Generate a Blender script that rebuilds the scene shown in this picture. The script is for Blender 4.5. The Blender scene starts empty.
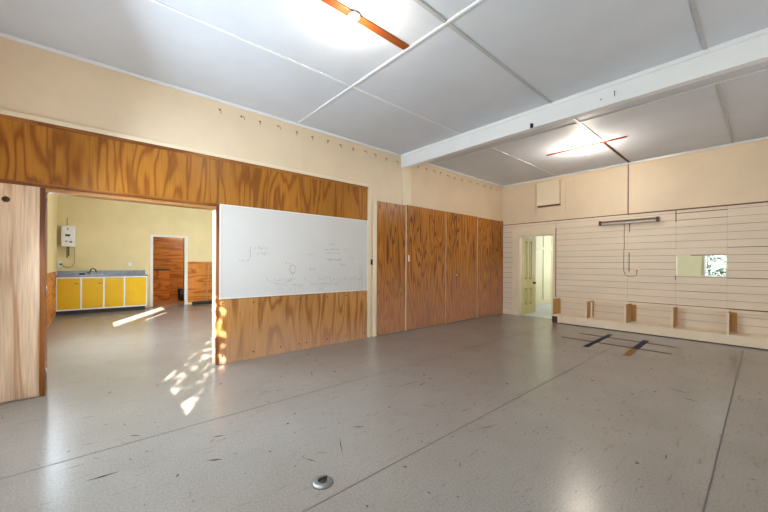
import bpy, bmesh, math, random
from mathutils import Vector, Matrix
random.seed(7)
C = bpy.context.scene.collection
PI = math.pi

# ------------------------------------------------------------------ materials
def srgb(r, g, b):
    def f(c):
        c /= 255.0
        return c / 12.92 if c <= .04045 else ((c + .055) / 1.055) ** 2.4
    return (f(r), f(g), f(b), 1)

def new_mat(name):
    m = bpy.data.materials.new(name); m.use_nodes = True
    nt = m.node_tree
    return m, nt, nt.nodes['Principled BSDF']

def nd(nt, t, **kw):
    n = nt.nodes.new(t)
    for k, v in kw.items():
        if k in n.inputs: n.inputs[k].default_value = v
        else: setattr(n, k, v)
    return n

def ramp(nt, stops):
    r = nt.nodes.new('ShaderNodeValToRGB'); e = r.color_ramp.elements
    while len(e) < len(stops): e.new(.5)
    for el, (p, c) in zip(e, stops): el.position = p; el.color = c
    return r

def paint(name, col, rough=.5, var=.06, scale=3.0, bump=.0, stretch=(1, 1, 1), spec=.5, metallic=0, dirt=0.0):
    """painted surface: base colour with gentle blotches and optional flecks"""
    m, nt, b = new_mat(name)
    g = nd(nt, 'ShaderNodeNewGeometry'); mp = nd(nt, 'ShaderNodeMapping'); mp.inputs['Scale'].default_value = stretch
    nt.links.new(g.outputs['Position'], mp.inputs['Vector'])
    n = nd(nt, 'ShaderNodeTexNoise', Scale=scale, Detail=6.0, Roughness=.6)
    nt.links.new(mp.outputs[0], n.inputs['Vector'])
    c = srgb(*col)
    lo = tuple(x * (1 - var) for x in c[:3]) + (1,); hi = tuple(min(1, x * (1 + var)) for x in c[:3]) + (1,)
    r = ramp(nt, [(.3, lo), (.7, hi)]); nt.links.new(n.outputs['Fac'], r.inputs[0])
    out = r.outputs[0]
    if dirt:
        n2 = nd(nt, 'ShaderNodeTexNoise', Scale=14.0, Detail=8.0, Roughness=.75)
        nt.links.new(g.outputs['Position'], n2.inputs['Vector'])
        r2 = ramp(nt, [(.62, (0, 0, 0, 1)), (.78, (dirt, dirt, dirt, 1))]); nt.links.new(n2.outputs['Fac'], r2.inputs[0])
        mx = nd(nt, 'ShaderNodeMixRGB'); mx.inputs[2].default_value = tuple(x * .45 for x in c[:3]) + (1,)
        nt.links.new(r2.outputs[0], mx.inputs[0]); nt.links.new(out, mx.inputs[1]); out = mx.outputs[0]
    nt.links.new(out, b.inputs['Base Color'])
    b.inputs['Roughness'].default_value = rough; b.inputs['Metallic'].default_value = metallic
    b.inputs['Specular IOR Level'].default_value = spec
    if bump:
        bp = nd(nt, 'ShaderNodeBump', Strength=bump, Distance=.01)
        nt.links.new(n.outputs['Fac'], bp.inputs['Height']); nt.links.new(bp.outputs[0], b.inputs['Normal'])
    return m

def ply(name, light, mid, dark, rough=.35, su=1.3, sz=.28, rings=11.0, offs=0.0, bleach=None, bleach_z=(0, 0), contrast=1.0):
    """rotary-cut plywood: contour bands of a slow noise, stretched up the sheet, over fine fibre streaks.
    bleach = colour that worn lower part of sheet fades to between heights bleach_z"""
    m, nt, b = new_mat(name)
    g = nd(nt, 'ShaderNodeNewGeometry'); mp = nd(nt, 'ShaderNodeMapping')
    mp.inputs['Scale'].default_value = (su, su, sz); mp.inputs['Location'].default_value = (offs, offs * 1.7, offs * .6)
    nt.links.new(g.outputs['Position'], mp.inputs['Vector'])
    n = nd(nt, 'ShaderNodeTexNoise', Scale=1.5, Detail=2.2, Roughness=.42, Distortion=.35)
    nt.links.new(mp.outputs[0], n.inputs['Vector'])
    mul = nd(nt, 'ShaderNodeMath', operation='MULTIPLY'); mul.inputs[1].default_value = rings * 2 * PI
    nt.links.new(n.outputs['Fac'], mul.inputs[0])
    s = nd(nt, 'ShaderNodeMath', operation='SINE'); nt.links.new(mul.outputs[0], s.inputs[0])
    ad = nd(nt, 'ShaderNodeMath', operation='MULTIPLY_ADD'); ad.inputs[1].default_value = .5; ad.inputs[2].default_value = .5
    nt.links.new(s.outputs[0], ad.inputs[0])
    mp2 = nd(nt, 'ShaderNodeMapping'); mp2.inputs['Scale'].default_value = (90, 90, 3)
    nt.links.new(g.outputs['Position'], mp2.inputs['Vector'])
    f = nd(nt, 'ShaderNodeTexNoise', Scale=1.0, Detail=4.0); nt.links.new(mp2.outputs[0], f.inputs['Vector'])
    L, M, D = srgb(*light), srgb(*mid), srgb(*dark)
    r = ramp(nt, [(0.0, D), (.28, M), (.7, L), (1.0, L)]); nt.links.new(ad.outputs[0], r.inputs[0])
    r2 = ramp(nt, [(.3, (.78, .78, .78, 1)), (.7, (1.08, 1.08, 1.08, 1))]); nt.links.new(f.outputs['Fac'], r2.inputs[0])
    # broad tone patches
    n3 = nd(nt, 'ShaderNodeTexNoise', Scale=1.1, Detail=2.0); nt.links.new(g.outputs['Position'], n3.inputs['Vector'])
    r3 = ramp(nt, [(.3, (.86, .84, .8, 1)), (.7, (1.08, 1.08, 1.08, 1))]); nt.links.new(n3.outputs['Fac'], r3.inputs[0])
    m1 = nd(nt, 'ShaderNodeMixRGB', blend_type='MULTIPLY'); m1.inputs[0].default_value = 1
    nt.links.new(r.outputs[0], m1.inputs[1]); nt.links.new(r2.outputs[0], m1.inputs[2])
    m2 = nd(nt, 'ShaderNodeMixRGB', blend_type='MULTIPLY'); m2.inputs[0].default_value = 1
    nt.links.new(m1.outputs[0], m2.inputs[1]); nt.links.new(r3.outputs[0], m2.inputs[2])
    out = m2.outputs[0]
    if bleach:
        sep = nd(nt, 'ShaderNodeSeparateXYZ'); nt.links.new(g.outputs['Position'], sep.inputs[0])
        w = nd(nt, 'ShaderNodeMath', operation='MULTIPLY_ADD'); w.inputs[1].default_value = .55; 
        nt.links.new(n3.outputs['Fac'], w.inputs[0]); nt.links.new(sep.outputs[2], w.inputs[2])
        mr = nd(nt, 'ShaderNodeMapRange'); mr.inputs[1].default_value = bleach_z[1] + .27; mr.inputs[2].default_value = bleach_z[0] + .27
        mr.inputs[3].default_value = 0; mr.inputs[4].default_value = .62
        nt.links.new(w.outputs[0], mr.inputs[0])
        m3 = nd(nt, 'ShaderNodeMixRGB'); m3.inputs[2].default_value = srgb(*bleach)
        nt.links.new(mr.outputs[0], m3.inputs[0]); nt.links.new(out, m3.inputs[1])
        m4 = nd(nt, 'ShaderNodeMixRGB', blend_type='MULTIPLY'); m4.inputs[0].default_value = .6
        nt.links.new(m3.outputs[0], m4.inputs[1]); nt.links.new(r2.outputs[0], m4.inputs[2]); out = m4.outputs[0]
    nt.links.new(out, b.inputs['Base Color']); b.inputs['Roughness'].default_value = rough
    b.inputs['Specular IOR Level'].default_value = .35
    return m

def vinyl(name, base, patch, rough=.24):
    """worn grey sheet floor: mottled, with flecks and scuff streaks"""
    m, nt, b = new_mat(name)
    g = nd(nt, 'ShaderNodeNewGeometry')
    n = nd(nt, 'ShaderNodeTexNoise', Scale=1.3, Detail=8.0, Roughness=.62); nt.links.new(g.outputs['Position'], n.inputs['Vector'])
    r = ramp(nt, [(.3, srgb(*patch)), (.7, srgb(*base))]); nt.links.new(n.outputs['Fac'], r.inputs[0])
    mp = nd(nt, 'ShaderNodeMapping'); mp.inputs['Scale'].default_value = (38, 5, 1); mp.inputs['Rotation'].default_value = (0, 0, .35)
    nt.links.new(g.outputs['Position'], mp.inputs['Vector'])
    s = nd(nt, 'ShaderNodeTexNoise', Scale=1.0, Detail=5.0, Roughness=.7); nt.links.new(mp.outputs[0], s.inputs['Vector'])
    rs = ramp(nt, [(.58, (1, 1, 1, 1)), (.74, (.62, .6, .58, 1))]); nt.links.new(s.outputs['Fac'], rs.inputs[0])
    s2 = nd(nt, 'ShaderNodeTexNoise', Scale=85.0, Detail=3.0); nt.links.new(g.outputs['Position'], s2.inputs['Vector'])
    rf = ramp(nt, [(.3, (.84, .83, .82, 1)), (.7, (1.1, 1.1, 1.1, 1))]); nt.links.new(s2.outputs['Fac'], rf.inputs[0])
    s3 = nd(nt, 'ShaderNodeTexNoise', Scale=16.0, Detail=2.0); nt.links.new(g.outputs['Position'], s3.inputs['Vector'])
    rg = ramp(nt, [(.715, (1, 1, 1, 1)), (.74, (.35, .34, .33, 1))]); nt.links.new(s3.outputs['Fac'], rg.inputs[0])
    out = r.outputs[0]
    for x in (rs, rf, rg):
        k = nd(nt, 'ShaderNodeMixRGB', blend_type='MULTIPLY'); k.inputs[0].default_value = 1
        nt.links.new(out, k.inputs[1]); nt.links.new(x.outputs[0], k.inputs[2]); out = k.outputs[0]
    nt.links.new(out, b.inputs['Base Color'])
    b.inputs['Roughness'].default_value = rough
    b.inputs['Specular IOR Level'].default_value = .5
    bp = nd(nt, 'ShaderNodeBump', Strength=.05, Distance=.002); nt.links.new(s2.outputs['Fac'], bp.inputs['Height'])
    nt.links.new(bp.outputs[0], b.inputs['Normal'])
    return m

def emit(name, col, strength):
    m, nt, b = new_mat(name)
    b.inputs['Base Color'].default_value = col; b.inputs['Emission Color'].default_value = col
    b.inputs['Emission Strength'].default_value = strength
    return m

def glass(name):
    m, nt, b = new_mat(name)
    t = nd(nt, 'ShaderNodeBsdfTransparent'); gl = nd(nt, 'ShaderNodeBsdfGlossy', Roughness=.03)
    mx = nd(nt, 'ShaderNodeMixShader'); mx.inputs[0].default_value = .06
    nt.links.new(t.outputs[0], mx.inputs[1]); nt.links.new(gl.outputs[0], mx.inputs[2])
    nt.links.new(mx.outputs[0], nt.nodes['Material Output'].inputs[0])
    return m

M = dict(
    cream=paint('cream_paint', (230, 208, 178), .42, .05, 1.6, .05, dirt=.10),
    cream_siding=paint('cream_siding_paint', (232, 214, 190), .45, .05, 2.2, .06, stretch=(.5, 1, 3), dirt=.16),
    cream_trim=paint('cream_trim_paint', (238, 220, 192), .38, .03, 4),
    white_trim=paint('white_trim_paint', (236, 232, 224), .4, .03, 4),
    ceil=paint('ceiling_paint', (212, 216, 224), .6, .035, 2.2, .05, dirt=.05),
    beam=paint('beam_paint', (235, 235, 236), .45, .03, 3, .05, dirt=.08),
    bare=paint('bare_timber', (196, 152, 92), .6, .12, 5, .0, (1, 1, .3)),
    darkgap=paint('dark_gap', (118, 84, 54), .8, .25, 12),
    seam=paint('floor_seam', (104, 99, 94), .7, .1, 12, spec=.1),
    rust=paint('stained_timber_strip', (150, 74, 24), .5, .22, 5, .0, (6, .8, 1)),
    rustdark=paint('dark_timber_strip', (82, 42, 22), .55, .2, 7),
    greystrip=paint('grey_batten', (186, 186, 188), .5, .08, 7),
    jamb=ply('jamb_timber', (158, 96, 46), (140, 80, 36), (112, 60, 26), .4, 6, .3, 3),
    head=ply('head_timber', (166, 106, 46), (150, 90, 34), (126, 70, 24), .35, .5, 6, 3),
    band=ply('amber_plywood', (178, 116, 36), (168, 104, 28), (142, 82, 20), .33, 2.9, .42, 8, 3.1),
    low=ply('amber_plywood_low', (200, 144, 84), (190, 132, 70), (160, 102, 50), .35, 2.3, .36, 7, 7.7, (212, 168, 138), (.0, .5)),
    pale=ply('bleached_plywood', (238, 208, 178), (230, 196, 164), (204, 160, 126), .42, 3.0, .26, 6, 1.3),
    tall=ply('red_brown_plywood', (192, 124, 40), (178, 108, 30), (116, 58, 14), .3, 3.2, .4, 12, 5.2, (192, 142, 118), (.25, 1.4)),
    orange=ply('orange_plywood', (214, 136, 56), (204, 122, 44), (172, 92, 28), .4, .5, 2.4, 7, 2.0),
    pantry=ply('brown_plywood', (186, 118, 48), (174, 106, 40), (146, 82, 28), .4, .4, 3.4, 5, 9.0),
    pantryfloor=paint('brown_floor', (150, 98, 50), .4, .2, 4),
    yellowwall=paint('pale_yellow_paint', (234, 215, 163), .5, .05, 1.8, .04, dirt=.08),
    greenwall=paint('pale_green_paint', (234, 226, 186), .5, .04, 2),
    greendoor=paint('pale_green_door_paint', (230, 216, 150), .42, .05, 4),
    floor=vinyl('grey_vinyl', (143, 136, 129), (134, 127, 119)),
    hallfloor=paint('hall_floor', (200, 204, 212), .3, .08, 5),
    board=paint('whiteboard_face', (214, 211, 207), .28, .02, 2.5),
    marker=paint('marker_ink', (150, 152, 160), .5, .1, 20),
    markerdark=paint('marker_ink_dark', (104, 106, 114), .5, .1, 20),
    screw=paint('screw_head', (84, 58, 44), .5, .2, 30),
    chrome=paint('steel', (186, 186, 186), .28, .06, 12, metallic=1),
    dull=paint('dull_steel', (150, 150, 150), .45, .1, 12, metallic=.8),
    black=paint('black_plastic', (26, 25, 25), .4, .1, 9),
    dark=paint('dark_metal', (52, 46, 42), .5, .15, 12),
    hook=paint('hook_brass', (150, 108, 68), .5, .15, 20),
    white=paint('white_enamel', (240, 241, 242), .3, .02, 5),
    grime=paint('tube_grime', (108, 86, 60), .6, .2, 8),
    tube=paint('tube_glass', (224, 218, 206), .3, .05, 7),
    yellow=paint('yellow_paint', (234, 186, 6), .4, .05, 3),
    counter=paint('steel_counter', (142, 150, 162), .32, .2, 9, metallic=.5),
    cord=paint('cord_cream', (182, 156, 116), .5, .04, 9),
    blue=paint('blue_tape', (38, 42, 66), .75, .15, 14, spec=.15),
    tan=paint('tan_tape', (128, 100, 52), .75, .15, 14, spec=.15),
    line=paint('dark_floor_line', (44, 36, 32), .7, .2, 16, spec=.2),
    blind=paint('blind_cloth', (235, 235, 230), .8, .02, 5),
    leaf=paint('leaf', (86, 112, 50), .6, .35, 3),
    leafdark=paint('leaf_dark', (46, 66, 50), .6, .4, 3),
    soffit=paint('plain_timber', (178, 124, 68), .45, .1, 6, .0, (.6, .6, 6)),
    panelshade=paint('door_panel_shade', (186, 178, 112), .45, .06, 4),  # door green darkened for the panel recesses, standing for their shade
    bark=paint('bark', (92, 72, 54), .9, .2, 9),
    ground=paint('lawn', (110, 124, 70), .9, .2, 3),
    bulb=emit('bulb_glow', (1, .93, .82, 1), 12.0),
    glass=glass('window_glass'),
)

# ------------------------------------------------------------------ mesh helpers
class MB:
    def __init__(self): self.bm = bmesh.new(); self.mats = []
    def mi(self, m):
        if m is None: return 0
        if m not in self.mats: self.mats.append(m)
        return self.mats.index(m)
    def box(self, x0, x1, y0, y1, z0, z1, m=None, bev=0):
        i = self.mi(m)
        v = [self.bm.verts.new(p) for p in ((x0,y0,z0),(x1,y0,z0),(x1,y1,z0),(x0,y1,z0),(x0,y0,z1),(x1,y0,z1),(x1,y1,z1),(x0,y1,z1))]
        fs = []
        for q in ((0,3,2,1),(4,5,6,7),(0,1,5,4),(1,2,6,5),(2,3,7,6),(3,0,4,7)):
            f = self.bm.faces.new([v[k] for k in q]); f.material_index = i; fs.append(f)
        if bev:
            es = list({e for f in fs for e in f.edges})
            r = bmesh.ops.bevel(self.bm, geom=es, offset=bev, segments=2, affect='EDGES', profile=.5)
            for f in r['faces']: f.material_index = i
        return self
    def tube(self, pts, r, m=None, n=8, cap=True):
        i = self.mi(m); pts = [Vector(p) for p in pts]; rings = []
        rs = r if isinstance(r, (list, tuple)) else [r] * len(pts)
        ref = None
        for k, p in enumerate(pts):
            t = (pts[min(k+1, len(pts)-1)] - pts[max(k-1, 0)]).normalized()
            if ref is None:
                ref = Vector((0,0,1)) if abs(t.z) < .9 else Vector((1,0,0))
            u = (ref - t * ref.dot(t)).normalized(); ref = u; w = t.cross(u)
            rings.append([self.bm.verts.new(p + (u*math.cos(a) + w*math.sin(a)) * rs[k]) for a in [2*PI*j/n for j in range(n)]])
        for A, B in zip(rings, rings[1:]):
            for j in range(n):
                f = self.bm.faces.new((A[j], A[(j+1)%n], B[(j+1)%n], B[j])); f.material_index = i; f.smooth = True
        if cap:
            for R_ in (list(reversed(rings[0])), rings[-1]):
                f = self.bm.faces.new(R_); f.material_index = i
        return self
    def lathe(self, c, axis, prof, m=None, n=20):
        """prof: list of (distance along axis, radius)"""
        a = Vector(axis).normalized(); c = Vector(c)
        return self.tube([c + a * d for d, _ in prof], [max(r, 1e-4) for _, r in prof], m, n)
    def build(self, name, m=None, parent=None, loc=None):
        bmesh.ops.recalc_face_normals(self.bm, faces=self.bm.faces[:])
        me = bpy.data.meshes.new(name)
        if loc is not None: bmesh.ops.translate(self.bm, verts=self.bm.verts[:], vec=-Vector(loc))
        self.bm.to_mesh(me); self.bm.free()
        for k in (self.mats or [m]): me.materials.append(k)
        o = bpy.data.objects.new(name, me); C.objects.link(o)
        if loc is not None: o.location = loc
        if parent is not None:
            o.parent = parent
            if loc is None: o.location = -parent.location      # meshes are drawn in world metres
        return o

def thing(name, label, cat, loc, group=None):
    o = bpy.data.objects.new(name, None); o.location = loc; o.empty_display_size = .1; C.objects.link(o)
    o['label'] = label; o['category'] = cat
    if group: o['group'] = group
    return o
def tag(o, label, cat, group=None):
    o['label'] = label; o['category'] = cat
    if group: o['group'] = group
    return o
def struct(o):
    o['kind'] = 'structure'; return o

# ------------------------------------------------------------------ main dimensions (metres)
XL = -4.46          # face of long left wall
XK = -11.55         # far kitchen wall
YB = 7.97           # boarded end wall
YS = -.70           # wall behind
XE = 2.6            # wall on the right, out of frame
H = 3.273
KX = XL - .13       # kitchen face of left wall

# floors
f = MB().box(XK - .1, XE + .1, -.8, YB + .1, -.12, 0, M['floor'])
floor = struct(f.build('floor'))
s = MB()
for x in (-2.905, -1.53, -.2):
    s.box(x - .004, x + .004, YS, YB, 0, .0012, M['seam'])
struct(s.build('floor_seam', parent=floor))
s = MB()
def mark(x, y, a, L, w=.004):
    dx, dy = math.cos(a), math.sin(a); nx, ny = -dy * w, dx * w
    vs = [s.bm.verts.new(p) for p in ((x - dx*L/2, y - dy*L/2, .0015), (x + nx, y + ny, .0015), (x + dx*L/2, y + dy*L/2, .0015), (x - nx, y - ny, .0015))]
    s.bm.faces.new(vs)
for (x, y, a, L, w) in ((-2.55, .06, 1.5, .16, .009), (-1.98, .0, 1.45, .16, .008), (-1.88, .1, 1.1, .1, .016), (-2.05, 1.55, .9, .12, .006), (-1.92, 1.3, -.5, .25, .003), (-1.4, 2.3, 1.25, .22, .004), (-2.45, 2.5, 1.5, .3, .004), (-2.35, 2.6, 1.6, .12, .008), (-3.4, 1.9, -.4, .22, .004), (-.55, 4.4, -.3, .2, .008), (-.45, 4.2, -.2, .14, .01), (-2.6, .7, 1.2, .1, .008), (-2.3, .6, 1.0, .1, .01), (-3.0, .25, .8, .1, .006)):
    mark(x, y, a, L, w)
for k in range(150):
    x, y = random.uniform(-4.2, .3), random.uniform(-.1, 6)
    mark(x, y, random.gauss(1.35, .5), random.uniform(.02, .12), random.uniform(.0012, .0045))
struct(s.build('floor_marking', M['line'], parent=floor))
s = MB().box(-5.2, -2.5, YB + .1, 12.1, -.12, -.002, M['hallfloor']); struct(s.build('floor_hall'))
s = MB().box(-2.5, 1.5, YB + .1, 11.1, -.12, -.002, M['hallfloor']); struct(s.build('floor_back_room'))
s = MB().box(-14.2, XK - .1, .3, 4.5, -.12, -.002, M['pantryfloor']); struct(s.build('floor_store'))

# ceilings
s = MB().box(XL - .2, XE + .1, -.8, YB + .1, H, H + .15, M['ceil']); ceiling = struct(s.build('ceiling'))
s = MB().box(XK - .1, XL - .2, -.75, 5.1, H, H + .15, M['ceil']); struct(s.build('ceiling_kitchen'))
s = MB().box(-5.2, 1.5, YB + .1, 12.1, 2.9, 3.05, M['ceil']); struct(s.build('ceiling_hall'))
s = MB().box(-14.2, XK - .1, .3, 4.5, 2.6, 2.75, M['ceil']); struct(s.build('ceiling_store'))

# ------------------------------------------------------------------ walls
OY0, OY1, OZ = -.35, 1.19, 1.95       # wide opening to the kitchen
s = MB()
s.box(KX, XL, YS - .1, YB + .1, OZ, H, M['cream'])
s.box(KX, XL, YS - .1, OY0, 0, OZ, M['cream'])
s.box(KX, XL, OY1, YB + .1, 0, OZ, M['cream'])
wall_left = struct(s.build('wall_left'))
s = MB()                                             # sheet joints in the cream lining
for y, z0 in ((2.29, 2.62), (7.35, 2.36)):
    s.box(XL, XL + .003, y - .003, y + .003, z0, H - .03, M['cream_trim'])
struct(s.build('wall_left_seam', parent=wall_left))
# pilaster under the beam
s = MB().box(XL, XL + .03, 4.36, 4.58, 2.36, H, M['cream_trim'], .004); struct(s.build('pillar'))

# south wall (behind the camera): one real window onto a tree, two unseen windows added with drawn blinds
WA = (-1.75, -.26, 1.2, 2.8)
s = MB()
x0, x1, z0, z1 = WA
s.box(KX, x0, YS - .12, YS, 0, H, M['cream']); s.box(x1, XE + .1, YS - .12, YS, 0, H, M['cream'])
s.box(x0, x1, YS - .12, YS, 0, z0, M['cream']); s.box(x0, x1, YS - .12, YS, z1, H, M['cream'])
struct(s.build('wall_south'))
s = MB().box(XE, XE + .12, YS, YB, 0, H, M['cream']); struct(s.build('wall_east'))

def frame_xz(mb, x0, x1, y0, y1, z0, z1, w, m):
    mb.box(x0, x0 + w, y0, y1, z0, z1, m); mb.box(x1 - w, x1, y0, y1, z0, z1, m)
    mb.box(x0 + w, x1 - w, y0, y1, z0, z0 + w, m); mb.box(x0 + w, x1 - w, y0, y1, z1 - w, z1, m)
def frame_yz(mb, x0, x1, y0, y1, z0, z1, w, m):
    mb.box(x0, x1, y0, y0 + w, z0, z1, m); mb.box(x0, x1, y1 - w, y1, z0, z1, m)
    mb.box(x0, x1, y0 + w, y1 - w, z0, z0 + w, m); mb.box(x0, x1, y0 + w, y1 - w, z1 - w, z1, m)

s = MB(); frame_xz(s, x0, x1, YS - .12, YS + .02, z0, z1, .045, M['white_trim']); w1 = struct(s.build('window_1'))
s = MB().box(x0 + .045, x1 - .045, YS - .07, YS - .065, z0 + .045, z1 - .045, M['glass']); struct(s.build('window_pane', parent=w1))
for n, (a0, a1, b0, b1) in ((2, (-3.95, -2.35, .9, 2.7)), (3, (.1, 2.2, .9, 2.7))):  # unseen windows added to go with the daylight lamps, solid wall behind
    s = MB(); frame_xz(s, a0, a1, YS, YS + .03, b0, b1, .07, M['white_trim']); w = struct(s.build('window_%d' % n))
    s = MB().box(a0 + .07, a1 - .07, YS + .001, YS + .008, b0 + .07, b1 - .07, M['blind']); struct(s.build('window_blind', parent=w))
for n, (a0, a1) in ((4, (.6, 2.8)), (5, (3.6, 5.8))):  # east windows likewise added out of view, blank blinds on solid wall
    s = MB(); frame_yz(s, XE - .03, XE, a0, a1, .9, 2.7, .07, M['white_trim']); w = struct(s.build('window_%d' % n))
    s = MB().box(XE - .008, XE - .001, a0 + .07, a1 - .07, .97, 2.63, M['blind']); struct(s.build('window_blind', parent=w))

# ------------------------------------------------------------------ boarded end wall
DX0, DX1, DZ = -4.0, -3.19, 1.955                    # doorway
HX0, HX1, HZ0, HZ1 = -1.06, -.41, 1.05, 1.4325       # hatch
s = MB()
c = M['cream_siding']
# smooth lining above the rail, two sheets with an open joint
s.box(XL, -1.79, YB, YB + .1, 2.268, H, M['cream']); s.box(-1.768, XE, YB, YB + .1, 2.268, H, M['cream'])
# dark backing seen through the joints
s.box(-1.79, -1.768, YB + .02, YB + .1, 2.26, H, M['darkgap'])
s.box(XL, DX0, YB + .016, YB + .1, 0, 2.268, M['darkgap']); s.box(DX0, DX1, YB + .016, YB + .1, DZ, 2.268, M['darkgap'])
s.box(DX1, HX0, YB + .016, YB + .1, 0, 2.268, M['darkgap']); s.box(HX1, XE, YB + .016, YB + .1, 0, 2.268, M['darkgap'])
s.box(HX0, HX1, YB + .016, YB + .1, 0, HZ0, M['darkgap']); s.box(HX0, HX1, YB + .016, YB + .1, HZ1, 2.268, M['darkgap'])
pitch = .1275
zs = [1.05 + pitch * k for k in range(-9, 10)]
zs[0] = 0.0; zs.append(2.255)
wide = {}                                            # (row, column): gap in metres at the top of that board
def cols(z):
    c0 = [(XL, DX0 - .002)] if z < DZ - .05 else [(XL, -3.137)]
    c0 += [(DX1, -1.781), (-1.778, HX0)] if z < DZ - .05 else [(-3.13, -1.781), (-1.778, HX0)]
    if not (HZ0 - .01 < z < HZ1 - .01): c0.append((HX0 + .003, HX1))
    c0.append((HX1 + .002, XE))
    return c0
gaps = {(-1.059, 2.1975): .014, (-1.059, 2.07): .010, (-1.059, 1.4325 + pitch): .004, (-.41, 1.56): .010, (-.41, 1.05): .012, (-.41, 1.9425): .007,
        (-1.059, .795): .009, (-1.059, 1.05): .007, (-1.778, .54): .012, (-.41, .54): .02, (-1.059, 2.255): .012, (-.41, 2.255): .012, (-1.778, 2.255): .012, (-1.778, 1.05): .005, (-3.13, 2.255): .008, (-1.059, .54): .012}
for k in range(len(zs) - 1):
    za, zb = zs[k], zs[k + 1]
    for (xa, xb) in cols(za):
        g = .0055
        for (gx, gz), gw in gaps.items():
            if abs(gz - zb) < .02 and abs(gx - xa) < .03: g = gw
        t = random.uniform(-.0012, .0012)
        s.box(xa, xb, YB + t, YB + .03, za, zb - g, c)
wall_back = struct(s.build('wall_back'))
# bare strip of broken lining beside the door and over the hatch
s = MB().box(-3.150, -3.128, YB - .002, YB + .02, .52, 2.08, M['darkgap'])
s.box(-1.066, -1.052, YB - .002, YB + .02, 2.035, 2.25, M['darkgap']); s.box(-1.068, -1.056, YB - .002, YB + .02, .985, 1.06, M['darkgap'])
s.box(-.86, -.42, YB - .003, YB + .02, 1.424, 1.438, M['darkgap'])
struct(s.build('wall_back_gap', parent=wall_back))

# hatch lining (window onto the next room)
s = MB(); frame_xz(s, HX0, HX1, YB + .004, YB + .1, HZ0, HZ1, .008, M['cream_trim']); struct(s.build('window_6'))
# door lining and architraves
s = MB()
s.box(DX0, DX0 + .02, YB, YB + .1, 0, DZ, M['cream_trim']); s.box(DX1 - .02, DX1, YB, YB + .1, 0, DZ, M['cream_trim'])
s.box(DX0 + .02, DX1 - .02, YB, YB + .1, DZ - .02, DZ, M['cream_trim'])
s.box(DX0 - .17, DX0 + .004, YB - .028, YB, 0, DZ, M['cream_trim'], .004); s.box(DX1 - .004, DX1 + .045, YB - .028, YB, 0, DZ, M['cream_trim'], .004)
s.box(DX0 - .17, DX1 + .045, YB - .03, YB, DZ - .004, DZ + .125, M['cream_trim'], .004)
s.box(DX0 - .19, DX1 + .055, YB - .04, YB, DZ + .125, DZ + .15, M['cream_trim'], .003)
struct(s.build('trim_1'))
s = MB().box(XL, DX0 - .17, YB - .02, YB, 0, .1, M['cream_trim'], .003); struct(s.build('baseboard_back'))

# ------------------------------------------------------------------ hall and room behind the end wall
s = MB().box(-4.7, -4.6, YB + .1, 12.1, 0, 2.9, M['greenwall'])
hw = struct(s.build('wall_hall'))
s = MB()
for z, w in ((.0, .16), (1.72, .09), (2.6, .08)): s.box(-4.6, -4.575, YB + .1, 12, z, z + w, M['greenwall'], .004)
for y in (8.5, 9.42, 10.05, 10.7, 11.3): s.box(-4.6, -4.58, y, y + .07, .16, 2.6, M['greenwall'], .003)
struct(s.build('trim_2'))
s = MB().box(-4.7, -2.5, 12, 12.1, 0, 2.9, M['greenwall']); struct(s.build('wall_hall_end'))
s = MB().box(-2.6, -2.5, YB + .1, 12, 0, 2.9, M['greenwall']); struct(s.build('wall_partition'))
RX0, RX1, RZ0, RZ1 = -.95, .15, .98, 2.1
s = MB().box(-2.5, RX0, 11, 11.1, 0, 2.9, M['greenwall']); s.box(RX1, 1.5, 11, 11.1, 0, 2.9, M['greenwall'])
s.box(RX0, RX1, 11, 11.1, 0, RZ0, M['greenwall']); s.box(RX0, RX1, 11, 11.1, RZ1, 2.9, M['greenwall'])
struct(s.build('wall_back_room'))
s = MB().box(1.4, 1.5, YB + .1, 11, 0, 2.9, M['greenwall']); struct(s.build('wall_back_room_east'))
s = MB(); frame_xz(s, RX0, RX1, 10.97, 11.1, RZ0, RZ1, .035, M['white_trim']); s.box(RX0 + .03, RX1 - .03, 11.0, 11.05, 1.34, 1.375, M['white_trim'])
w7 = struct(s.build('window_7'))
s = MB().box(RX0 + .035, RX1 - .035, 11.03, 11.034, RZ0 + .035, RZ1 - .035, M['glass']); struct(s.build('window_pane', parent=w7))

# panelled door standing open into the hall
def panel_door(name, hinge, loc):
    w, t, h = .71, .04, 1.94
    s = MB()
    st = .115
    cols_ = [(0, .13), (.265, .36), (.5, w)]                 # stiles
    for a, b_ in cols_: s.box(-t, 0, a, b_, .01, h, M['greendoor'])
    for a, b_ in ((.01, .24), (.66, .88), (1.84, h)):
        s.box(-t + .001, -.001, .13, .5, a, b_, M['greendoor'])
    o = struct(s.build(name)); o.location = loc
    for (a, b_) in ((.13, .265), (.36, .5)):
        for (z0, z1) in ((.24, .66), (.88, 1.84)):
            p = MB().box(-.028, -.014, a, b_, z0, z1, M['panelshade']); p.box(-.03, -.006, a + .035, b_ - .035, z0 + .045, z1 - .045, M['greendoor'], .006)
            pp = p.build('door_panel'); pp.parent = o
    k = MB().lathe((.0, .58, .78), (1, 0, 0), [(0, .028), (.006, .028), (.008, .011), (.03, .011), (.034, .024), (.05, .03), (.064, .022), (.068, .004)], M['dark'], 16)
    kk = k.build('door_knob'); kk.parent = o; kk['label'] = 'dark round door knob'
    return o
d1 = panel_door('door_1', None, (-4.0 + .022, 8.075, 0)); d1.rotation_euler = (0, 0, math.radians(-1.5))

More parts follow.
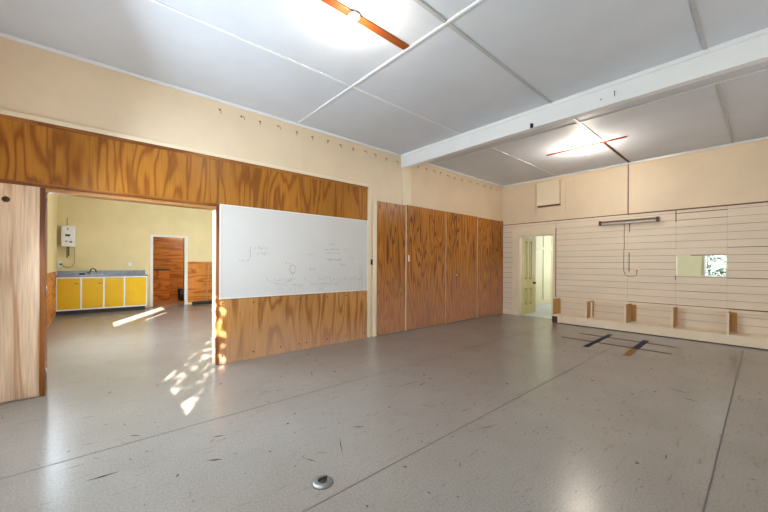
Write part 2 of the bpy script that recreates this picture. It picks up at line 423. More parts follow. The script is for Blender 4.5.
# ------------------------------------------------------------------ kitchen shell
s = MB(); PY0, PY1, PZ = 1.355, 2.135, 2.005
s.box(XK - .1, XK, -.75, PY0, 0, H, M['yellowwall']); s.box(XK - .1, XK, PY1, 5.1, 0, H, M['yellowwall']); s.box(XK - .1, XK, PY0, PY1, PZ, H, M['yellowwall'])
wk = struct(s.build('wall_kitchen_far'))
s = MB()
for y in (.3, 2.36): s.box(XK, XK + .004, y - .004, y + .004, 1.1 if y < 1 else 1.3, H, M['yellowwall'])
struct(s.build('wall_kitchen_far_seam', parent=wk))
# side wall with sunlit windows
KW = [(-7.12, -6.18, .92, 2.2), (-5.98, -5.57, 1.45, 2.14)]
s = MB(); prev = XK
for (a, b_, z0, z1) in KW:
    s.box(prev, a, -.75, -.61, 0, H, M['yellowwall']); s.box(a, b_, -.75, -.61, 0, z0, M['yellowwall']); s.box(a, b_, -.75, -.61, z1, H, M['yellowwall']); prev = b_
s.box(prev, KX, -.75, -.61, 0, H, M['yellowwall'])
struct(s.build('wall_kitchen_side'))
for n, (a, b_, z0, z1) in zip((8, 9), KW):
    s = MB(); frame_xz(s, a - .03, b_ + .03, -.63, -.59, z0 - .03, z1 + .03, .03, M['white_trim']); struct(s.build('window_%d' % n))
s = MB().box(XK, KX, 5.0, 5.1, 0, H, M['yellowwall']); struct(s.build('wall_kitchen_north'))
# white frame of the store doorway
s = MB()
s.box(XK - .1, XK + .02, PY0 - .07, PY0, 0, PZ + .06, M['white_trim'], .003); s.box(XK - .1, XK + .02, PY1, PY1 + .09, 0, PZ + .06, M['white_trim'], .003)
s.box(XK - .1, XK + .02, PY0, PY1, PZ, PZ + .06, M['white_trim'], .003)
struct(s.build('trim_3'))
# store room beyond
s = MB().box(-14.2, -14.1, .3, 4.5, 0, 2.6, M['pantry']); struct(s.build('wall_store_far'))
s = MB().box(-14.1, XK - .1, .3, .4, 0, 2.6, M['pantry']); struct(s.build('wall_store_side'))
s = MB().box(-14.1, XK - .1, 4.4, 4.5, 0, 2.6, M['pantry']); struct(s.build('wall_store_north'))

# ------------------------------------------------------------------ beam, battens, cornices
s = MB().box(XL, XE, 4.327, 4.425, 3.033, H, M['beam'], .004); s.box(XL, XE, 4.31, 4.327, H - .045, H, M['beam'], .003)
struct(s.build('beam'))
def batten_x(n, y, x0, x1, w=.024, m='beam'):
    s = MB().box(x0, x1, y - w/2, y + w/2, H - .012, H, M[m], .004); struct(s.build('trim_%d' % n))
def batten_y(n, x, y0, y1, w=.024, m='beam'):
    s = MB().box(x - w/2, x + w/2, y0, y1, H - .009, H, M[m], .003); struct(s.build('trim_%d' % n))
batten_x(4, 2.232, XL, XE, .028); batten_y(5, -3.11, YS, 4.31); batten_y(6, -1.76, YS, 4.31, .036, 'greystrip'); batten_y(7, -.37, YS, 4.31, .03, 'greystrip')
batten_x(8, 5.2, XL, XE); batten_y(9, -3.12, 5.216, YB - .03); batten_y(10, -.35, 5.216, YB - .03, .03, 'greystrip')
batten_y(11, -1.745, 4.425, 6.29, .045, 'greystrip'); batten_y(12, -1.755, 6.35, YB - .03, .04, 'rustdark')
batten_y(13, 1.0, YS, 4.31, .045); batten_y(14, 1.0, 5.216, YB - .03, .045)
for n, args in ((15, (XL, XL + .03, YS, 4.31, H - .035, H)), (16, (XL, XL + .03, 4.58, YB, H - .035, H)), (17, (XL + .03, XE, YB - .03, YB, H - .035, H))):
    s = MB().box(*args, M['beam'], .008); struct(s.build('trim_%d' % n))
# bare timber strips left where light fittings were taken down
s = MB().box(-2.245, -2.17, .55, 2.205, H - .014, H, M['rust'], .003); struct(s.build('trim_18'))
s = MB().box(-2.65, -1.43, 6.295, 6.345, H - .014, H, M['rust'], .003); struct(s.build('trim_19'))

# ------------------------------------------------------------------ left wall: plywood lining
def sheet(name, label, cat, m, y0, y1, z0, z1, t=.016, screws=(), x=XL, group=None):
    s = MB().box(x + .001, x + t, y0, y1, z0, z1, m, .0015)
    for (sy, sz) in screws: s.lathe((x + t - .0005, sy, sz), (1, 0, 0), [(0, .011), (.002, .011), (.0025, .004)], M['screw'], 10)
    return tag(s.build(name, loc=(x + .001, (y0 + y1)/2, z0)), label, cat, group)
sheet('plywood_sheet', 'amber plywood lining sheet over the wide kitchen opening', 'plywood panel', M['band'], YS + .01, 1.186, 1.985, 2.518)
sheet('plywood_sheet', 'amber plywood lining sheet above the whiteboard', 'plywood panel', M['band'], 1.192, 3.525, 1.985, 2.518)
ys = [1.24, 1.62, 2.0, 2.3, 2.37, 2.75, 3.1, 3.48]
sheet('plywood_sheet', 'low plywood sheet beneath whiteboard, next to the kitchen opening', 'plywood panel', M['low'], 1.2, 2.332, .03, .8, screws=[(1.24, .75), (1.24, .1), (1.62, .09), (1.62, .74), (2.0, .74), (2.0, .09), (2.28, .09), (2.28, .74)])
sheet('plywood_sheet', 'low plywood sheet beneath whiteboard, at the end near the black switch', 'plywood panel', M['low'], 2.338, 3.525, .03, .8, screws=[(2.4, .74), (2.4, .09), (2.75, .74), (2.75, .09), (3.1, .09), (3.1, .74), (3.48, .09), (3.48, .74)])
s = MB().box(XL, XL + .02, 1.2, 3.53, 0, .03, M['low']); struct(s.build('baseboard_left'))
t = thing('plywood_sheet', 'pale bleached plywood sheet left of the kitchen opening', 'plywood panel', (XL + .001, -.52, 0))
MB().box(XL + .001, XL + .016, YS + .01, -.352, .012, 1.978, M['pale'], .0015).build('sheet', parent=t)
b = MB().lathe((XL + .015, -.562, 1.81), (1, 0, 0), [(0, .026), (.006, .026), (.008, .02), (.004, .016), (.004, .002)], M['screw'], 16).build('bolt_cup', parent=t); b['label'] = 'dark round bolt hole cup'
# head trims
s = MB().box(XL, XL + .022, YS + .01, 3.53, 2.518, 2.556, M['head'], .004); struct(s.build('trim_20'))
s = MB().box(XL, XL + .024, YS + .01, 1.2, 1.95, 1.985, M['head'], .004); struct(s.build('trim_21'))
s = MB().box(XL, XL + .028, YS + .01, 3.60, 2.556, 2.60, M['cream_trim'], .006); struct(s.build('trim_22'))
s = MB().box(XL, XL + .022, 3.54, 3.60, 0, 2.556, M['cream_trim'], .004); struct(s.build('trim_23'))
s = MB().box(XL, XL + .03, 3.665, 3.73, 0, 2.36, M['cream_trim'], .004); struct(s.build('trim_24'))
# jamb linings of the opening (with hinges left behind)
s = MB().box(XL - .21, XL + .005, OY0 - .001, OY0 + .034, 0, OZ, M['jamb'], .002); j = struct(s.build('trim_25'))
for z in (1.80, .99, .20):
    h = MB().box(XL - .075, XL - .035, OY0 + .034, OY0 + .038, z - .05, z + .05, M['chrome']); h.tube([(XL - .03, OY0 + .04, z - .05), (XL - .03, OY0 + .04, z + .05)], .007, M['chrome'])
    hh = h.build('hinge', parent=j); hh['label'] = 'steel butt hinge leaf'
s = MB().box(KX - .01, XL + .005, OY0 + .034, OY1 - .03, OZ - .034, OZ, M['soffit'], .002); struct(s.build('trim_26'))
s = MB().box(XL - .012, XL + .018, OY1 - .026, OY1 + .008, 0, OZ, M['jamb'], .002); struct(s.build('trim_27'))
s = MB().box(KX - .012, XL - .012, OY1 - .03, OY1, 0, OZ - .034, M['cream_trim'], .002); struct(s.build('trim_28'))

# tall plywood panels
pan = [(3.735, 4.43, 'tall plywood panel, narrowest of four, beside cream trim by the whiteboard'),
       (4.47, 5.62, 'tall plywood panel with a small pale catch on its edge'),
       (5.65, 6.79, 'tall plywood panel second from the boarded end wall'),
       (6.82, 7.955, 'tall plywood panel in the corner against the boarded end wall')]
for k, (a, b_, lab) in enumerate(pan):
    t = thing('partition_board', lab, 'plywood panel', (XL, (a + b_)/2, 0), 'tall plywood panels along the wall')
    dx = (0, .008, .004, .004)[k]
    MB().box(XL + .002, XL + .03 + dx, a, b_, .015, (2.345, 2.36, 2.362, 2.355)[k], M['tall'], .002).build('panel', parent=t)
    if k == 1:
        q = MB().box(XL + .038, XL + .05, 4.49, 4.525, 1.3, 1.42, M['cream_trim'], .003).build('catch', parent=t); q['label'] = 'small pale catch plate'
    if k == 2:
        q = MB().lathe((XL + .034, 6.0, 1.02), (1, 0, 0), [(0, .014), (.004, .014), (.006, .006)], M['white'], 10).build('screw_cap', parent=t); q['label'] = 'tiny white screw cap'
s = MB()
for y in (4.45, 5.635, 6.805): s.box(XL, XL + .026, y - .011, y + .011, 0, 2.34, M['cream_trim'])
struct(s.build('trim_29'))

# whiteboard
t = thing('whiteboard', 'long white marker board with faint scribbles between plywood sheets', 'whiteboard', (XL, 2.37, .8))
MB().box(XL + .001, XL + .02, 1.21, 3.525, .82, 1.972, M['board']).build('board', parent=t)
s = MB(); frame_yz(s, XL + .001, XL + .026, 1.198, 3.535, .806, 1.984, .013, M['white_trim']); s.build('frame', parent=t)
ink = MB()
def stroke(pts, r, m): ink.tube([(XL + .0205, y, z) for y, z in pts], r, m, 4)
def scrawl(y0, z0, n, w, h, m, r=.0022):
    """a line of n quick handwritten letter loops"""
    for k in range(n):
        a = y0 + k * w * 1.35
        pts = [(a + random.uniform(0, w), z0 + random.uniform(0, h)) for _ in range(4)]
        stroke(pts, r, m)
for (y, z, n, w, h, mm) in ((2.76, 1.545, 4, .022, .02, 'markerdark'), (2.70, 1.455, 8, .024, .035, 'markerdark'), (2.72, 1.405, 8, .024, .03, 'markerdark'), (2.72, 1.30, 9, .024, .032, 'markerdark'), (3.04, 1.47, 3, .022, .03, 'marker'),
                            (2.97, 1.21, 3, .025, .05, 'markerdark'), (3.2, 1.32, 2, .02, .05, 'markerdark'), (2.58, 1.00, 5, .035, .05, 'marker'), (2.80, .98, 12, .036, .045, 'marker'), (2.45, .92, 14, .03, .05, 'marker'),
                            (2.44, 1.14, 3, .025, .05, 'marker'), (2.06, 1.24, 3, .026, .03, 'markerdark'), (1.63, 1.43, 6, .022, .05, 'marker'), (1.66, 1.36, 5, .022, .05, 'marker'), (2.4, 1.37, 4, .02, .03, 'marker'), (1.42, 1.27, 4, .03, .04, 'marker'), (1.9, 1.0, 8, .03, .05, 'marker'), (2.0, .93, 8, .03, .03, 'marker')):
    scrawl(y, z, n, w, h, M[mm])
stroke([(1.575, 1.48), (1.575, 1.33)], .0022, M['marker'])
stroke([(2.17 + .045*math.cos(a), 1.17 + .06*math.sin(a)) for a in [k*.5 for k in range(13)]], .0022, M['markerdark'])
stroke([(1.98 + .2*math.cos(a), 1.1 + .13*math.sin(a)) for a in [3.3 + k*.3 for k in range(12)]], .0016, M['marker'])
for k in range(7): scrawl(3.36, 1.18 - k*.05, 2, .025, .04, M['marker'])
for k in range(26): scrawl(random.uniform(1.9, 3.3), random.uniform(.86, 1.05), 1, .04, .04, M['marker'], .0012)
o = ink.build('marker_scribble', parent=t); o['label'] = 'faint grey handwritten marker notes'; o['kind'] = 'stuff'

# black switch on the cream strip
t = thing('wall_switch', 'small black wall switch between whiteboard and tall panels', 'switch', (XL, 3.63, 1.28))
MB().box(XL, XL + .012, 3.612, 3.652, 1.235, 1.33, M['black'], .003).build('plate', parent=t)
MB().box(XL + .012, XL + .018, 3.625, 3.64, 1.27, 1.3, M['dark'], .002).build('rocker', parent=t)

# bent hooks along the top of the wall
hook = None
def place_hook(y, z, label, group, flip, s_=1):
    global hook
    if hook is None:
        m = MB()
        pts = [(0, 0, 0), (.02, 0, 0)] + [(.02 + .022*math.sin(a), 0, -.024 + .024*math.cos(a)) for a in [k*.45 for k in range(1, 9)]]
        m.tube(pts, .0034, M['hook'], 6); m.lathe((0, 0, 0), (1, 0, 0), [(0, .012), (.004, .012), (.005, .005)], M['hook'], 10)
        hook = m.build('wall_hook'); o = hook
    else:
        o = hook.copy(); C.objects.link(o)
    o.location = (XL, y, z); o.rotation_euler = (flip, 0, 0)
    tag(o, label, 'hook', group)
for y in (1.2, 1.46, 1.7, 1.95, 2.23, 2.48, 2.75, 2.98, 3.23, 3.48, 3.7, 3.96, 4.22):
    place_hook(y, 3.14 + random.uniform(-.012, .02), 'bent metal hook high on cream wall above plywood and whiteboard', 'hooks above the whiteboard side', random.uniform(-.9, .9))
for y in (4.79, 5.02, 5.25, 5.47, 5.7, 5.95, 6.2, 6.5, 6.8, 7.1, 7.4, 7.65):
    place_hook(y, 3.14 + random.uniform(-.012, .02), 'bent metal hook high on cream wall above tall plywood panels', 'hooks above the tall panels', random.uniform(-.9, .9))

# beam bracket and nails
t = thing('beam_bracket', 'small black metal bracket on face of white ceiling beam', 'bracket', (-2.01, 4.327, 3.04))
MB().box(-2.03, -1.99, 4.317, 4.327, 3.036, 3.09, M['black'], .002).build('plate', parent=t)
MB().tube([(-2.01, 4.317, 3.08), (-2.01, 4.295, 3.085), (-2.005, 4.285, 3.065), (-2.01, 4.292, 3.048), (-2.01, 4.31, 3.05)], .006, M['black']).build('ring', parent=t)
o = MB().tube([(-1.09, 4.327, 3.16), (-1.09, 4.30, 3.155), (-1.085, 4.295, 3.12), (-1.09, 4.305, 3.10)], .004, M['dark'], 6).build('bent_nail', loc=(-1.09, 4.327, 3.15)); tag(o, 'thin bent nail in white ceiling beam, longer one', 'nail')
o = MB().tube([(-1.22, 4.327, 3.12), (-1.22, 4.30, 3.115), (-1.215, 4.298, 3.10)], .004, M['dark'], 6).build('bent_nail', loc=(-1.22, 4.327, 3.12)); tag(o, 'short stub nail in white ceiling beam beside a longer one', 'nail')

# ------------------------------------------------------------------ lamps
def lamp(loc, label):
    x, y, z = loc
    t = thing('ceiling_lamp', label, 'lamp', (x, y, z))
    MB().lathe((x, y, z), (0, 0, -1), [(0, .05), (.012, .05), (.016, .04), (.022, .026), (.055, .024), (.058, .02)], M['white'], 20).build('lamp_holder', parent=t)
    return t
L1 = (-2.2, 1.60, H - .014); L2 = (-2.05, 6.32, H - .014)
t = lamp(L1, 'bare bulb lamp on bare timber strip nearest the camera, above room middle')
MB().lathe((L1[0], L1[1], L1[2] - .058), (0, 0, -1), [(0, .016), (.012, .018), (.03, .028), (.045, .031), (.06, .026), (.07, .012), (.072, .002)], M['bulb'], 16).build('bulb', parent=t)
t = lamp(L2, 'bare bulb lamp on crossed timber strips beyond the white beam')
MB().lathe((L2[0], L2[1], L2[2] - .058), (0, 0, -1), [(0, .016), (.012, .018), (.03, .028), (.045, .031), (.06, .026), (.07, .012), (.072, .002)], M['bulb'], 16).build('bulb', parent=t)

# ------------------------------------------------------------------ end wall fittings
t = thing('vent_cover', 'square cream hatch cover high on wall over the doorway', 'vent', (-3.29, YB, 2.6))
s = MB(); frame_xz(s, -3.64, -2.93, YB - .012, YB, 2.42, 3.2, .05, M['cream']); s.build('surround', parent=t)
MB().box(-3.545, -3.03, YB - .09, YB, 2.625, 3.16, M['cream_trim'], .006).build('cover', parent=t)
q = MB().box(-3.53, -3.04, YB - .07, YB, 2.598, 2.625, M['darkgap'], .002).build('underside_shade', parent=t); q['label'] = 'dark strip standing for shade under the cover'  # dark strip put in for the shade beneath the cover
MB().box(-3.05, -3.03, YB - .085, YB - .075, 2.64, 3.13, M['cream_trim'], .003).build('edge_strip', parent=t)

t = thing('fluorescent_light', 'old fluorescent batten light, unlit, on boarded wall', 'light', (-1.77, YB, 2.13))
MB().box(-2.25, -1.29, YB - .07, YB, 2.095, 2.145, M['grime'], .006).build('batten_housing', parent=t)
MB().tube([(-2.21, YB - .095, 2.085), (-1.33, YB - .095, 2.085)], .018, M['tube'], 12).build('tube', parent=t)
for x in (-2.235, -1.305):
    e = MB().box(x - .018, x + .018, YB - .118, YB - .05, 2.06, 2.15, M['rustdark'], .004).build('end_holder', parent=t); e['label'] = 'dark end holder'
o = MB().tube([(-1.835, YB - .006, 2.09), (-1.838, YB - .006, 1.75), (-1.83, YB - .012, 1.7), (-1.845, YB - .006, 1.5), (-1.845, YB - .006, 1.15), (-1.82, YB - .01, 1.06), (-1.76, YB - .012, 1.025), (-1.68, YB - .012, 1.03), (-1.635, YB - .012, 1.06), (-1.63, YB - .012, 1.12)], .007, M['cord'], 6).build('power_cord', loc=(-1.83, YB, 2.09))
tag(o, 'cream cord hanging from fluorescent light to wall socket', 'cord')
o = MB().tube([(-1.752, YB - .006, 2.095), (-1.754, YB - .006, 1.9)], .006, M['dark'], 6).build('conduit', loc=(-1.752, YB, 2.1)); tag(o, 'short dark conduit stub under the fluorescent light', 'conduit')
o = MB().tube([(-1.756, YB - .006, 1.5), (-1.756, YB - .006, 1.12)], .006, M['dark'], 6).build('conduit', loc=(-1.756, YB, 1.5)); tag(o, 'dark thin conduit ending beside the wall socket', 'conduit')
t = thing('wall_socket', 'small cream socket on boarded wall below fluorescent light', 'socket', (-1.62, YB, 1.15))
MB().box(-1.66, -1.585, YB - .012, YB, 1.12, 1.21, M['cream_trim'], .003).build('plate', parent=t)
MB().box(-1.645, -1.615, YB - .03, YB - .012, 1.125, 1.165, M['cord'], .004).build('plug', parent=t)

# low bench frame along the boarded wall
BY = 7.535
t = thing('wall_bench', 'long cream built-in bench frame along foot of boarded wall', 'bench', (-.3, YB, 0))
MB().box(-2.93, XE - .01, BY, BY + .025, .012, .14, M['cream_trim'], .003).build('plinth', parent=t)
MB().box(-3.06, XE - .01, BY - .004, YB - .002, .14, .165, M['cream_trim'], .003).build('bottom_shelf', parent=t)
MB().box(-3.06, XE - .01, YB - .03, YB - .004, .482, .5, M['cream_trim'], .003).build('top_rail', parent=t)
for k, x in enumerate((-3.055, -2.395, -1.735, -1.06, -.39, .45, 1.3)):
    s = MB().box(x, x + .028, BY, BY + .03, .165, .5, M['cream_trim'], .002); s.box(x + .002, x + .026, BY + .03, YB - .002, .165, .5, M['bare'])
    if k == 1: s.box(x + .085, x + .11, BY + .05, BY + .08, .165, .5, M['cream_trim'], .002)
    if k in (2, 4): s.box(x + .03, x + .10, YB - .012, YB - .004, .165, .482, M['bare'])
    s.build('divider', parent=t)
b = MB().box(-3.05, -2.93, BY + .03, BY + .06, .005, .14, M['rustdark']).build('end_block', parent=t); b['label'] = 'dark exposed end block'

# floor tape marks
def tape(name, pts, w, m, label, h=.0016):
    (xa, ya), (xb, yb) = pts; d = Vector((xb - xa, yb - ya, 0)).normalized(); n_ = Vector((-d.y, d.x, 0)) * w / 2
    s = MB(); A, B = Vector((xa, ya, 0)), Vector((xb, yb, 0)); i = s.mi(M[m])
    lo = [s.bm.verts.new(p) for p in (A - n_, B - n_, B + n_, A + n_)]; hi = [s.bm.verts.new(v.co + Vector((0, 0, h))) for v in lo]
    s.bm.faces.new(hi); s.bm.faces.new(lo[::-1])
    for k in range(4): s.bm.faces.new((lo[k], lo[(k+1) % 4], hi[(k+1) % 4], hi[k]))
    return tag(s.build(name, loc=((xa + xb)/2, (ya + yb)/2, 0)), label, 'floor tape')
tape('tape_strip', ((-1.80, 5.68), (-1.82, 7.05)), .075, 'blue', 'longer dark blue tape strip on floor near the doorway side')
tape('tape_strip', ((-1.27, 6.1), (-1.29, 6.95)), .085, 'blue', 'shorter dark blue tape strip on floor with tan tail')
tape('tape_strip', ((-1.255, 5.58), (-1.27, 6.1)), .085, 'tan', 'worn tan tape strip continuing the shorter blue strip')
tape('tape_line', ((-2.32, 6.16), (-.86, 6.16)), .05, 'line', 'thin dark line across floor, farther from the bench', .0019)
tape('tape_line', ((-2.24, 6.74), (-.88, 6.72)), .055, 'line', 'thin dark line across floor, closer to the bench', .0019)

# round floor plate
fc = (-1.66, 1.0, 0)
t = thing('floor_plate', 'round metal floor cover plate on grey vinyl in foreground', 'floor plate', fc)
MB().lathe(fc, (0, 0, 1), [(0, .06), (.006, .058), (.013, .05), (.016, .04)], M['dull'], 28).build('rim', parent=t)
MB().lathe((fc[0], fc[1], .0162), (0, 0, 1), [(-.002, .028), (.004, .026), (.007, .018)], M['dark'], 20).build('plug', parent=t)
MB().box(fc[0] - .005, fc[0] + .005, fc[1] - .03, fc[1] + .03, .021, .032, M['dark'], .002).build('lift_bar', parent=t)

# ------------------------------------------------------------------ kitchen
CX = -10.97
t = thing('sink_cabinet', 'yellow four-door kitchen base cabinet with white edges', 'cabinet', (-11.26, .28, 0))
s = MB().box(XK + .002, CX - .02, -.6, 1.15, .1, .9, M['white']); s.build('body', parent=t)
b = MB().box(XK + .002, CX - .06, -.6, 1.12, .0, .1, M['dark']).build('toe_kick', parent=t); b['label'] = 'dark recessed toe kick'
edges = [-.6, -.16, .265, .675, 1.15]
fr = MB()
for e in edges: fr.box(CX - .02, CX, max(e - .016, -.6), min(e + .016, 1.15), .1, .9, M['white'])
fr.box(CX - .019, CX - .001, -.6, 1.15, .1, .13, M['white']); fr.box(CX - .019, CX - .001, -.6, 1.15, .87, .9, M['white'])
fr.build('face_frame', parent=t)
for k in range(4):
    a, b_ = edges[k] + .017, edges[k+1] - .017
    d = MB().box(CX - .02, CX - .003, a, b_, .132, .868, M['yellow'], .003).build('door', parent=t)
    if k < 2:
        h = MB().tube([(CX - .003, b_ - .1, .74), (CX + .02, b_ - .1, .742), (CX + .026, b_ - .07, .745), (CX + .02, b_ - .035, .735), (CX - .003, b_ - .03, .73)], .006, M['dark'], 6)
        hh = h.build('handle'); hh.parent = d; hh.location = (0, 0, 0)
        hh.matrix_parent_inverse = Matrix.Translation(-Vector(t.location)).inverted() @ Matrix.Translation(-Vector(t.location)) 
        hh['label'] = 'dark curved pull handle'
t = thing('steel_worktop', 'long grey steel sink worktop on the yellow cabinet', 'worktop', (-11.25, .28, .9))
MB().box(XK + .001, CX + .02, -.605, 1.17, .902, .935, M['counter'], .004).build('worktop', parent=t)
MB().box(XK + .001, XK + .02, -.605, 1.17, .935, 1.045, M['counter'], .003).build('splashback', parent=t)
s = MB(); frame = [(-11.42, -11.05, -.2, .25)]
for a0, a1, b0, b1 in frame:
    s.box(a0, a1, b0, b0 + .02, .935, .945, M['chrome']); s.box(a0, a1, b1 - .02, b1, .935, .945, M['chrome']); s.box(a0, a0 + .02, b0 + .02, b1 - .02, .935, .945, M['chrome']); s.box(a1 - .02, a1, b0 + .02, b1 - .02, .935, .945, M['chrome'])
    s.box(a0 + .02, a1 - .02, b0 + .02, b1 - .02, .9355, .938, M['dark'])
s.build('sink_rim', parent=t)
t = thing('kitchen_tap', 'dark curved kitchen tap over the steel worktop', 'tap', (-11.45, .0, .936))
MB().lathe((-11.45, 0, .936), (0, 0, 1), [(0, .03), (.012, .03), (.016, .018), (.08, .016)], M['dull'], 14).build('tap_body', parent=t)
MB().tube([(-11.45, 0, 1.0)] + [(-11.45 + .10*(1 - math.cos(a)), .06*(1 - math.cos(a)), 1.0 + .1*math.sin(a)) for a in [k*PI/10 for k in range(1, 11)]], .013, M['dark'], 10).build('spout', parent=t)
MB().tube([(-11.45, 0, .99), (-11.43, -.06, 1.0)], .012, M['dark'], 8).build('lever', parent=t)
o = MB().lathe((-11.2, -.15, .937), (0, 0, 1), [(0, .055), (.05, .06), (.05, .054), (.01, .048)], M['dark'], 16).build('small_bowl', loc=(-11.2, -.15, .937)); tag(o, 'small dark bowl standing beside tap on steel worktop', 'bowl')

t = thing('water_heater', 'white wall-mounted water heater above yellow cabinet', 'water heater', (XK, -.41, 1.64))
MB().box(XK + .001, XK + .2, -.535, -.285, 1.645, 2.165, M['white'], .025).build('casing', parent=t)
q = MB().box(XK + .2, XK + .206, -.46, -.37, 1.90, 1.95, M['dark'], .002).build('name_plate', parent=t); q['label'] = 'small dark badge plate'
q = MB().lathe((XK + .2, -.355, 1.765), (1, 0, 0), [(0, .028), (.02, .026), (.022, .01)], M['dull'], 14).build('control_knob', parent=t); q['label'] = 'grey round control knob'
q = MB().lathe((XK + .2, -.44, 1.775), (1, 0, 0), [(0, .016), (.012, .015), (.013, .006)], M['dark'], 12).build('indicator', parent=t)
q = MB().box(XK + .2, XK + .205, -.425, -.40, 2.06, 2.11, M['dull'], .001).build('gauge', parent=t)
for y, z in ((-.43, 1.37), (-.40, 1.42)):
    MB().tube([(XK + .06, y, 1.65), (XK + .06, y, z)], .011, M['dark'], 8).build('pipe', parent=t)
MB().tube([(XK + .05, -.43, 2.16), (XK + .05, -.43, 2.35), (XK + .01, -.43, 2.37)], .008, M['dull'], 8).build('vent_pipe', parent=t)
o = MB().tube([(XK + .03, -.30, 1.64), (XK + .02, -.29, 1.4), (XK + .02, -.30, 1.24), (XK + .02, -.34, 1.15), (XK + .02, -.42, 1.12), (XK + .02, -.50, 1.17), (XK + .02, -.535, 1.21)], .009, M['cord'], 6).build('power_cord', loc=(XK, -.3, 1.64)); tag(o, 'cream cable looping from water heater down to kitchen socket', 'cord')
t = thing('wall_socket', 'white socket with dark plug in kitchen corner below heater', 'socket', (XK, -.55, 1.2))
MB().box(XK + .001, XK + .014, -.6, -.52, 1.13, 1.29, M['white'], .003).build('plate', parent=t); MB().box(XK + .014, XK + .05, -.56, -.525, 1.19, 1.23, M['black'], .005).build('plug', parent=t)
t = thing('wall_socket', 'white square socket on yellow wall above worktop end', 'socket', (XK, .83, 1.21))
MB().box(XK + .001, XK + .014, .79, .87, 1.165, 1.26, M['white'], .003).build('plate', parent=t); MB().box(XK + .014, XK + .018, .815, .845, 1.2, 1.23, M['white'], .001).build('rocker', parent=t)

# ply dado of the kitchen
sheet('plywood_dado', 'orange plywood dado sheet on kitchen wall behind the leaning broom', 'plywood panel', M['orange'], 2.235, 4.9, .06, 1.275, x=XK)
s = MB().box(XK, XK + .024, 2.235, 4.99, 1.275, 1.295, M['orange'], .003); struct(s.build('trim_30'))
o = MB().box(CX + .03, -7.3, -.6085, -.602, .03, 1.04, M['orange'], .001).build('plywood_dado', loc=(-9.4, -.61, .03)); tag(o, 'orange plywood dado on kitchen side wall beside cabinet end', 'plywood panel')

# broom leaning in the kitchen
t = thing('push_broom', 'pale-handled push broom leaning on orange plywood dado', 'broom', (XK + .2, 2.55, 0))
MB().tube([(XK + .24, 2.69, .09), (XK + .035, 2.805, 1.255)], [.018, .016], M['bare'], 10).build('handle', parent=t)
MB().box(XK + .2, XK + .27, 2.3, 2.86, .06, .095, M['dark'], .006).build('head', parent=t)
MB().box(XK + .195, XK + .275, 2.3, 2.86, .0, .06, M['black'], .01).build('bristles', parent=t)

# store room bench seen through the doorway
t = thing('store_bench', 'brown plywood bench cupboard with dark top in room behind kitchen', 'cupboard', (-13.6, 1.4, 0))
MB().box(-14.09, -13.3, .6, 2.02, 0, 1.0, M['orange'], .004).build('body', parent=t)
q = MB().box(-14.09, -13.27, .6, 2.04, 1.0, 1.05, M['dark'], .004).build('top', parent=t); q['label'] = 'dark worn bench top'
o = MB().lathe((-12.9, 2.33, 0), (0, 0, 1), [(0, .12), (.25, .14), (.4, .15), (.4, .138), (.03, .11)], M['black'], 20).build('bucket', loc=(-12.9, 2.33, 0)); tag(o, 'black bucket just inside store doorway', 'bucket')

# ------------------------------------------------------------------ outdoors: lawn, leafy trees
s = MB().box(-40, 40, -40, 40, -.4, -.2, M['ground']); struct(s.build('ground'))
def leafy(name, label, centre, size, n, trunk, lo=.06, hi=.12, holes=(), lm='leaf'):
    t = thing(name, label, 'tree', (centre[0], centre[1], -.2))
    m = MB(); i = m.mi(M[lm])
    for _ in range(n):
        p = Vector([random.gauss(0, .45) * s_ for s_ in size])
        p = Vector(centre) + p
        a = Vector([random.gauss(0, 1) for _ in range(3)]).normalized(); b_ = a.orthogonal().normalized(); L = random.uniform(lo, hi)
        if any((p - Vector(c_)).length < r_ for c_, r_ in holes): continue
        vs = [m.bm.verts.new(p + q) for q in (a*L, b_*L*.45, -a*L, -b_*L*.45)]; m.bm.faces.new(vs)
    m.build('foliage', parent=t)
    MB().tube([(centre[0], centre[1], -.2), (centre[0] + .05, centre[1], centre[2]), (centre[0], centre[1], centre[2] + size[2]*.3)], [trunk, trunk*.7, trunk*.3], M['bark'], 8).build('trunk', parent=t)
    return t
leafy('garden_tree', 'leafy green tree outside window beyond the wall hatch', (-.9, 17.5, 1.2), (3.2, .9, 1.4), 2000, .08, .06, .13, lm='leafdark')
SUN = Vector((-.893, .45, -.436)).normalized()
wc = Vector((-1.05, YS, 1.95)) - SUN * 1.7
leafy('garden_tree', 'leafy tree outside the window that dapples the floor', wc, (1.5, 1.0, 1.4), 640, .03, .075, .135)

# ------------------------------------------------------------------ light
def sun():
    l = bpy.data.lights.new('sun', 'SUN'); l.energy = 32; l.angle = math.radians(.53); l.color = (1, .95, .86)
    o = bpy.data.objects.new('sun', l); C.objects.link(o); o.rotation_euler = SUN.to_track_quat('-Z', 'Y').to_euler(); o.location = (6, -6, 8)
sun()
def area(name, loc, direc, sx, sy, e, col=(1, 1, 1)):
    l = bpy.data.lights.new(name, 'AREA'); l.shape = 'RECTANGLE'; l.size = sx; l.size_y = sy; l.energy = e; l.color = col
    o = bpy.data.objects.new(name, l); C.objects.link(o); o.location = loc
    o.rotation_euler = Vector(direc).to_track_quat('-Z', 'Y').to_euler()
day = (.84, .92, 1.0)
area('daylight_fill', (-3.15, YS + .05, 1.75), (.3, 1, -.5), 1.3, 1.6, 88, (.70, .86, 1.0))  # area lamp added in front of the drawn blind to stand for daylight
area('ceiling_fill', (-2.6, YS + .06, 1.2), (.0, .6, .8), 2.4, .5, 17, (.86, .94, 1.0))  # upward fill added to brighten the dark left ceiling
area('daylight_fill', (-1.235, YS + .03, 1.9), (0, 1, -.1), .9, 1.3, 7, day)
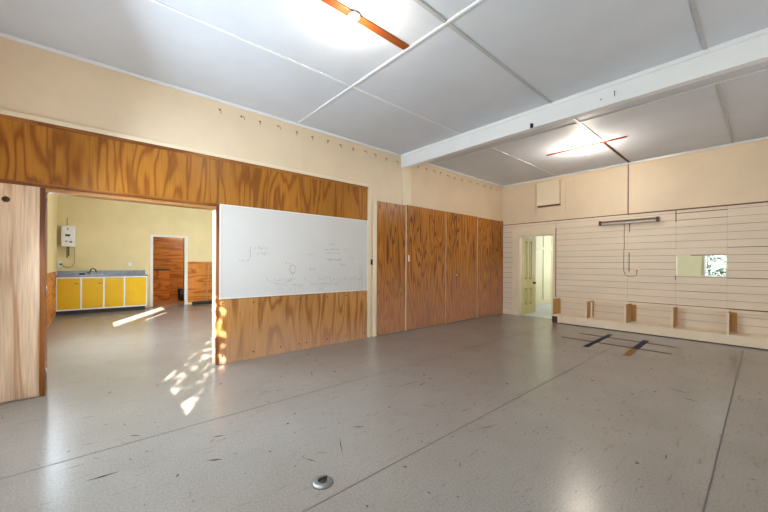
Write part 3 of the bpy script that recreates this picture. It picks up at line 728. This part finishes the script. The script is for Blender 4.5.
area('daylight_fill', (XE - .05, 1.7, 1.8), (-1, 0, .25), 2.0, 1.6, 15, (1, .98, .96))  # this and the next: fill added from the unseen east side
area('daylight_fill', (XE - .05, 4.7, 1.8), (-1, 0, .25), 2.0, 1.6, 28, (1, .98, .96))
area('daylight_kitchen', (-6.8, -.55, 1.6), (0, 1, -.2), 2.4, 1.4, 92, (.72, .86, 1))
area('daylight_kitchen', (-8.0, 4.95, 1.7), (0, -1, -.3), 3.0, 1.6, 92, (.86, .93, 1))
area('daylight_hall', (-3.5, 11.9, 1.6), (-.2, -1, 0), 1.4, 1.8, 24, day)
area('daylight_back_room', (1.35, 9.6, 1.6), (-1, .2, 0), 1.6, 1.6, 48, day)
def point(name, loc, e, col, r=.03):
    l = bpy.data.lights.new(name, 'POINT'); l.energy = e; l.color = col; l.shadow_soft_size = r
    o = bpy.data.objects.new(name, l); C.objects.link(o); o.location = loc
warm = (1, .9, .76)
point('bulb_light', (L1[0], L1[1], L1[2] - .2), 8, warm); point('bulb_light', (L2[0], L2[1], L2[2] - .26), 22, warm)
point('store_fill', (-12.6, 2.9, 2.3), 34, (1, .92, .78), .05)  # unseen lamp added to brighten the store room, no fitting modelled

w = bpy.data.worlds.new('sky'); bpy.context.scene.world = w; w.use_nodes = True
bg = w.node_tree.nodes['Background']; bg.inputs[0].default_value = (.82, .91, 1, 1); bg.inputs[1].default_value = 2.5

# ------------------------------------------------------------------ camera
cd = bpy.data.cameras.new('camera'); cam = bpy.data.objects.new('camera', cd); C.objects.link(cam)
yaw, pit, rol = .849539, -.000474, .004542
R_ = Matrix.Rotation(yaw, 4, 'Z') @ Matrix.Rotation(PI/2 + pit, 4, 'X') @ Matrix.Rotation(rol, 4, 'Z')
cam.matrix_world = Matrix.Translation((0, 0, 1.25)) @ R_
cd.sensor_width = 36; cd.lens = 36 * 334.38 / 768; cd.shift_y = (264.209 - 256) / 768; cd.clip_start = .02
sc = bpy.context.scene; sc.camera = cam
sc.view_settings.view_transform = 'Standard'; sc.view_settings.look = 'None'; sc.view_settings.gamma = 1
sc.view_settings.use_curve_mapping = False
sc.view_settings.exposure = 0.95
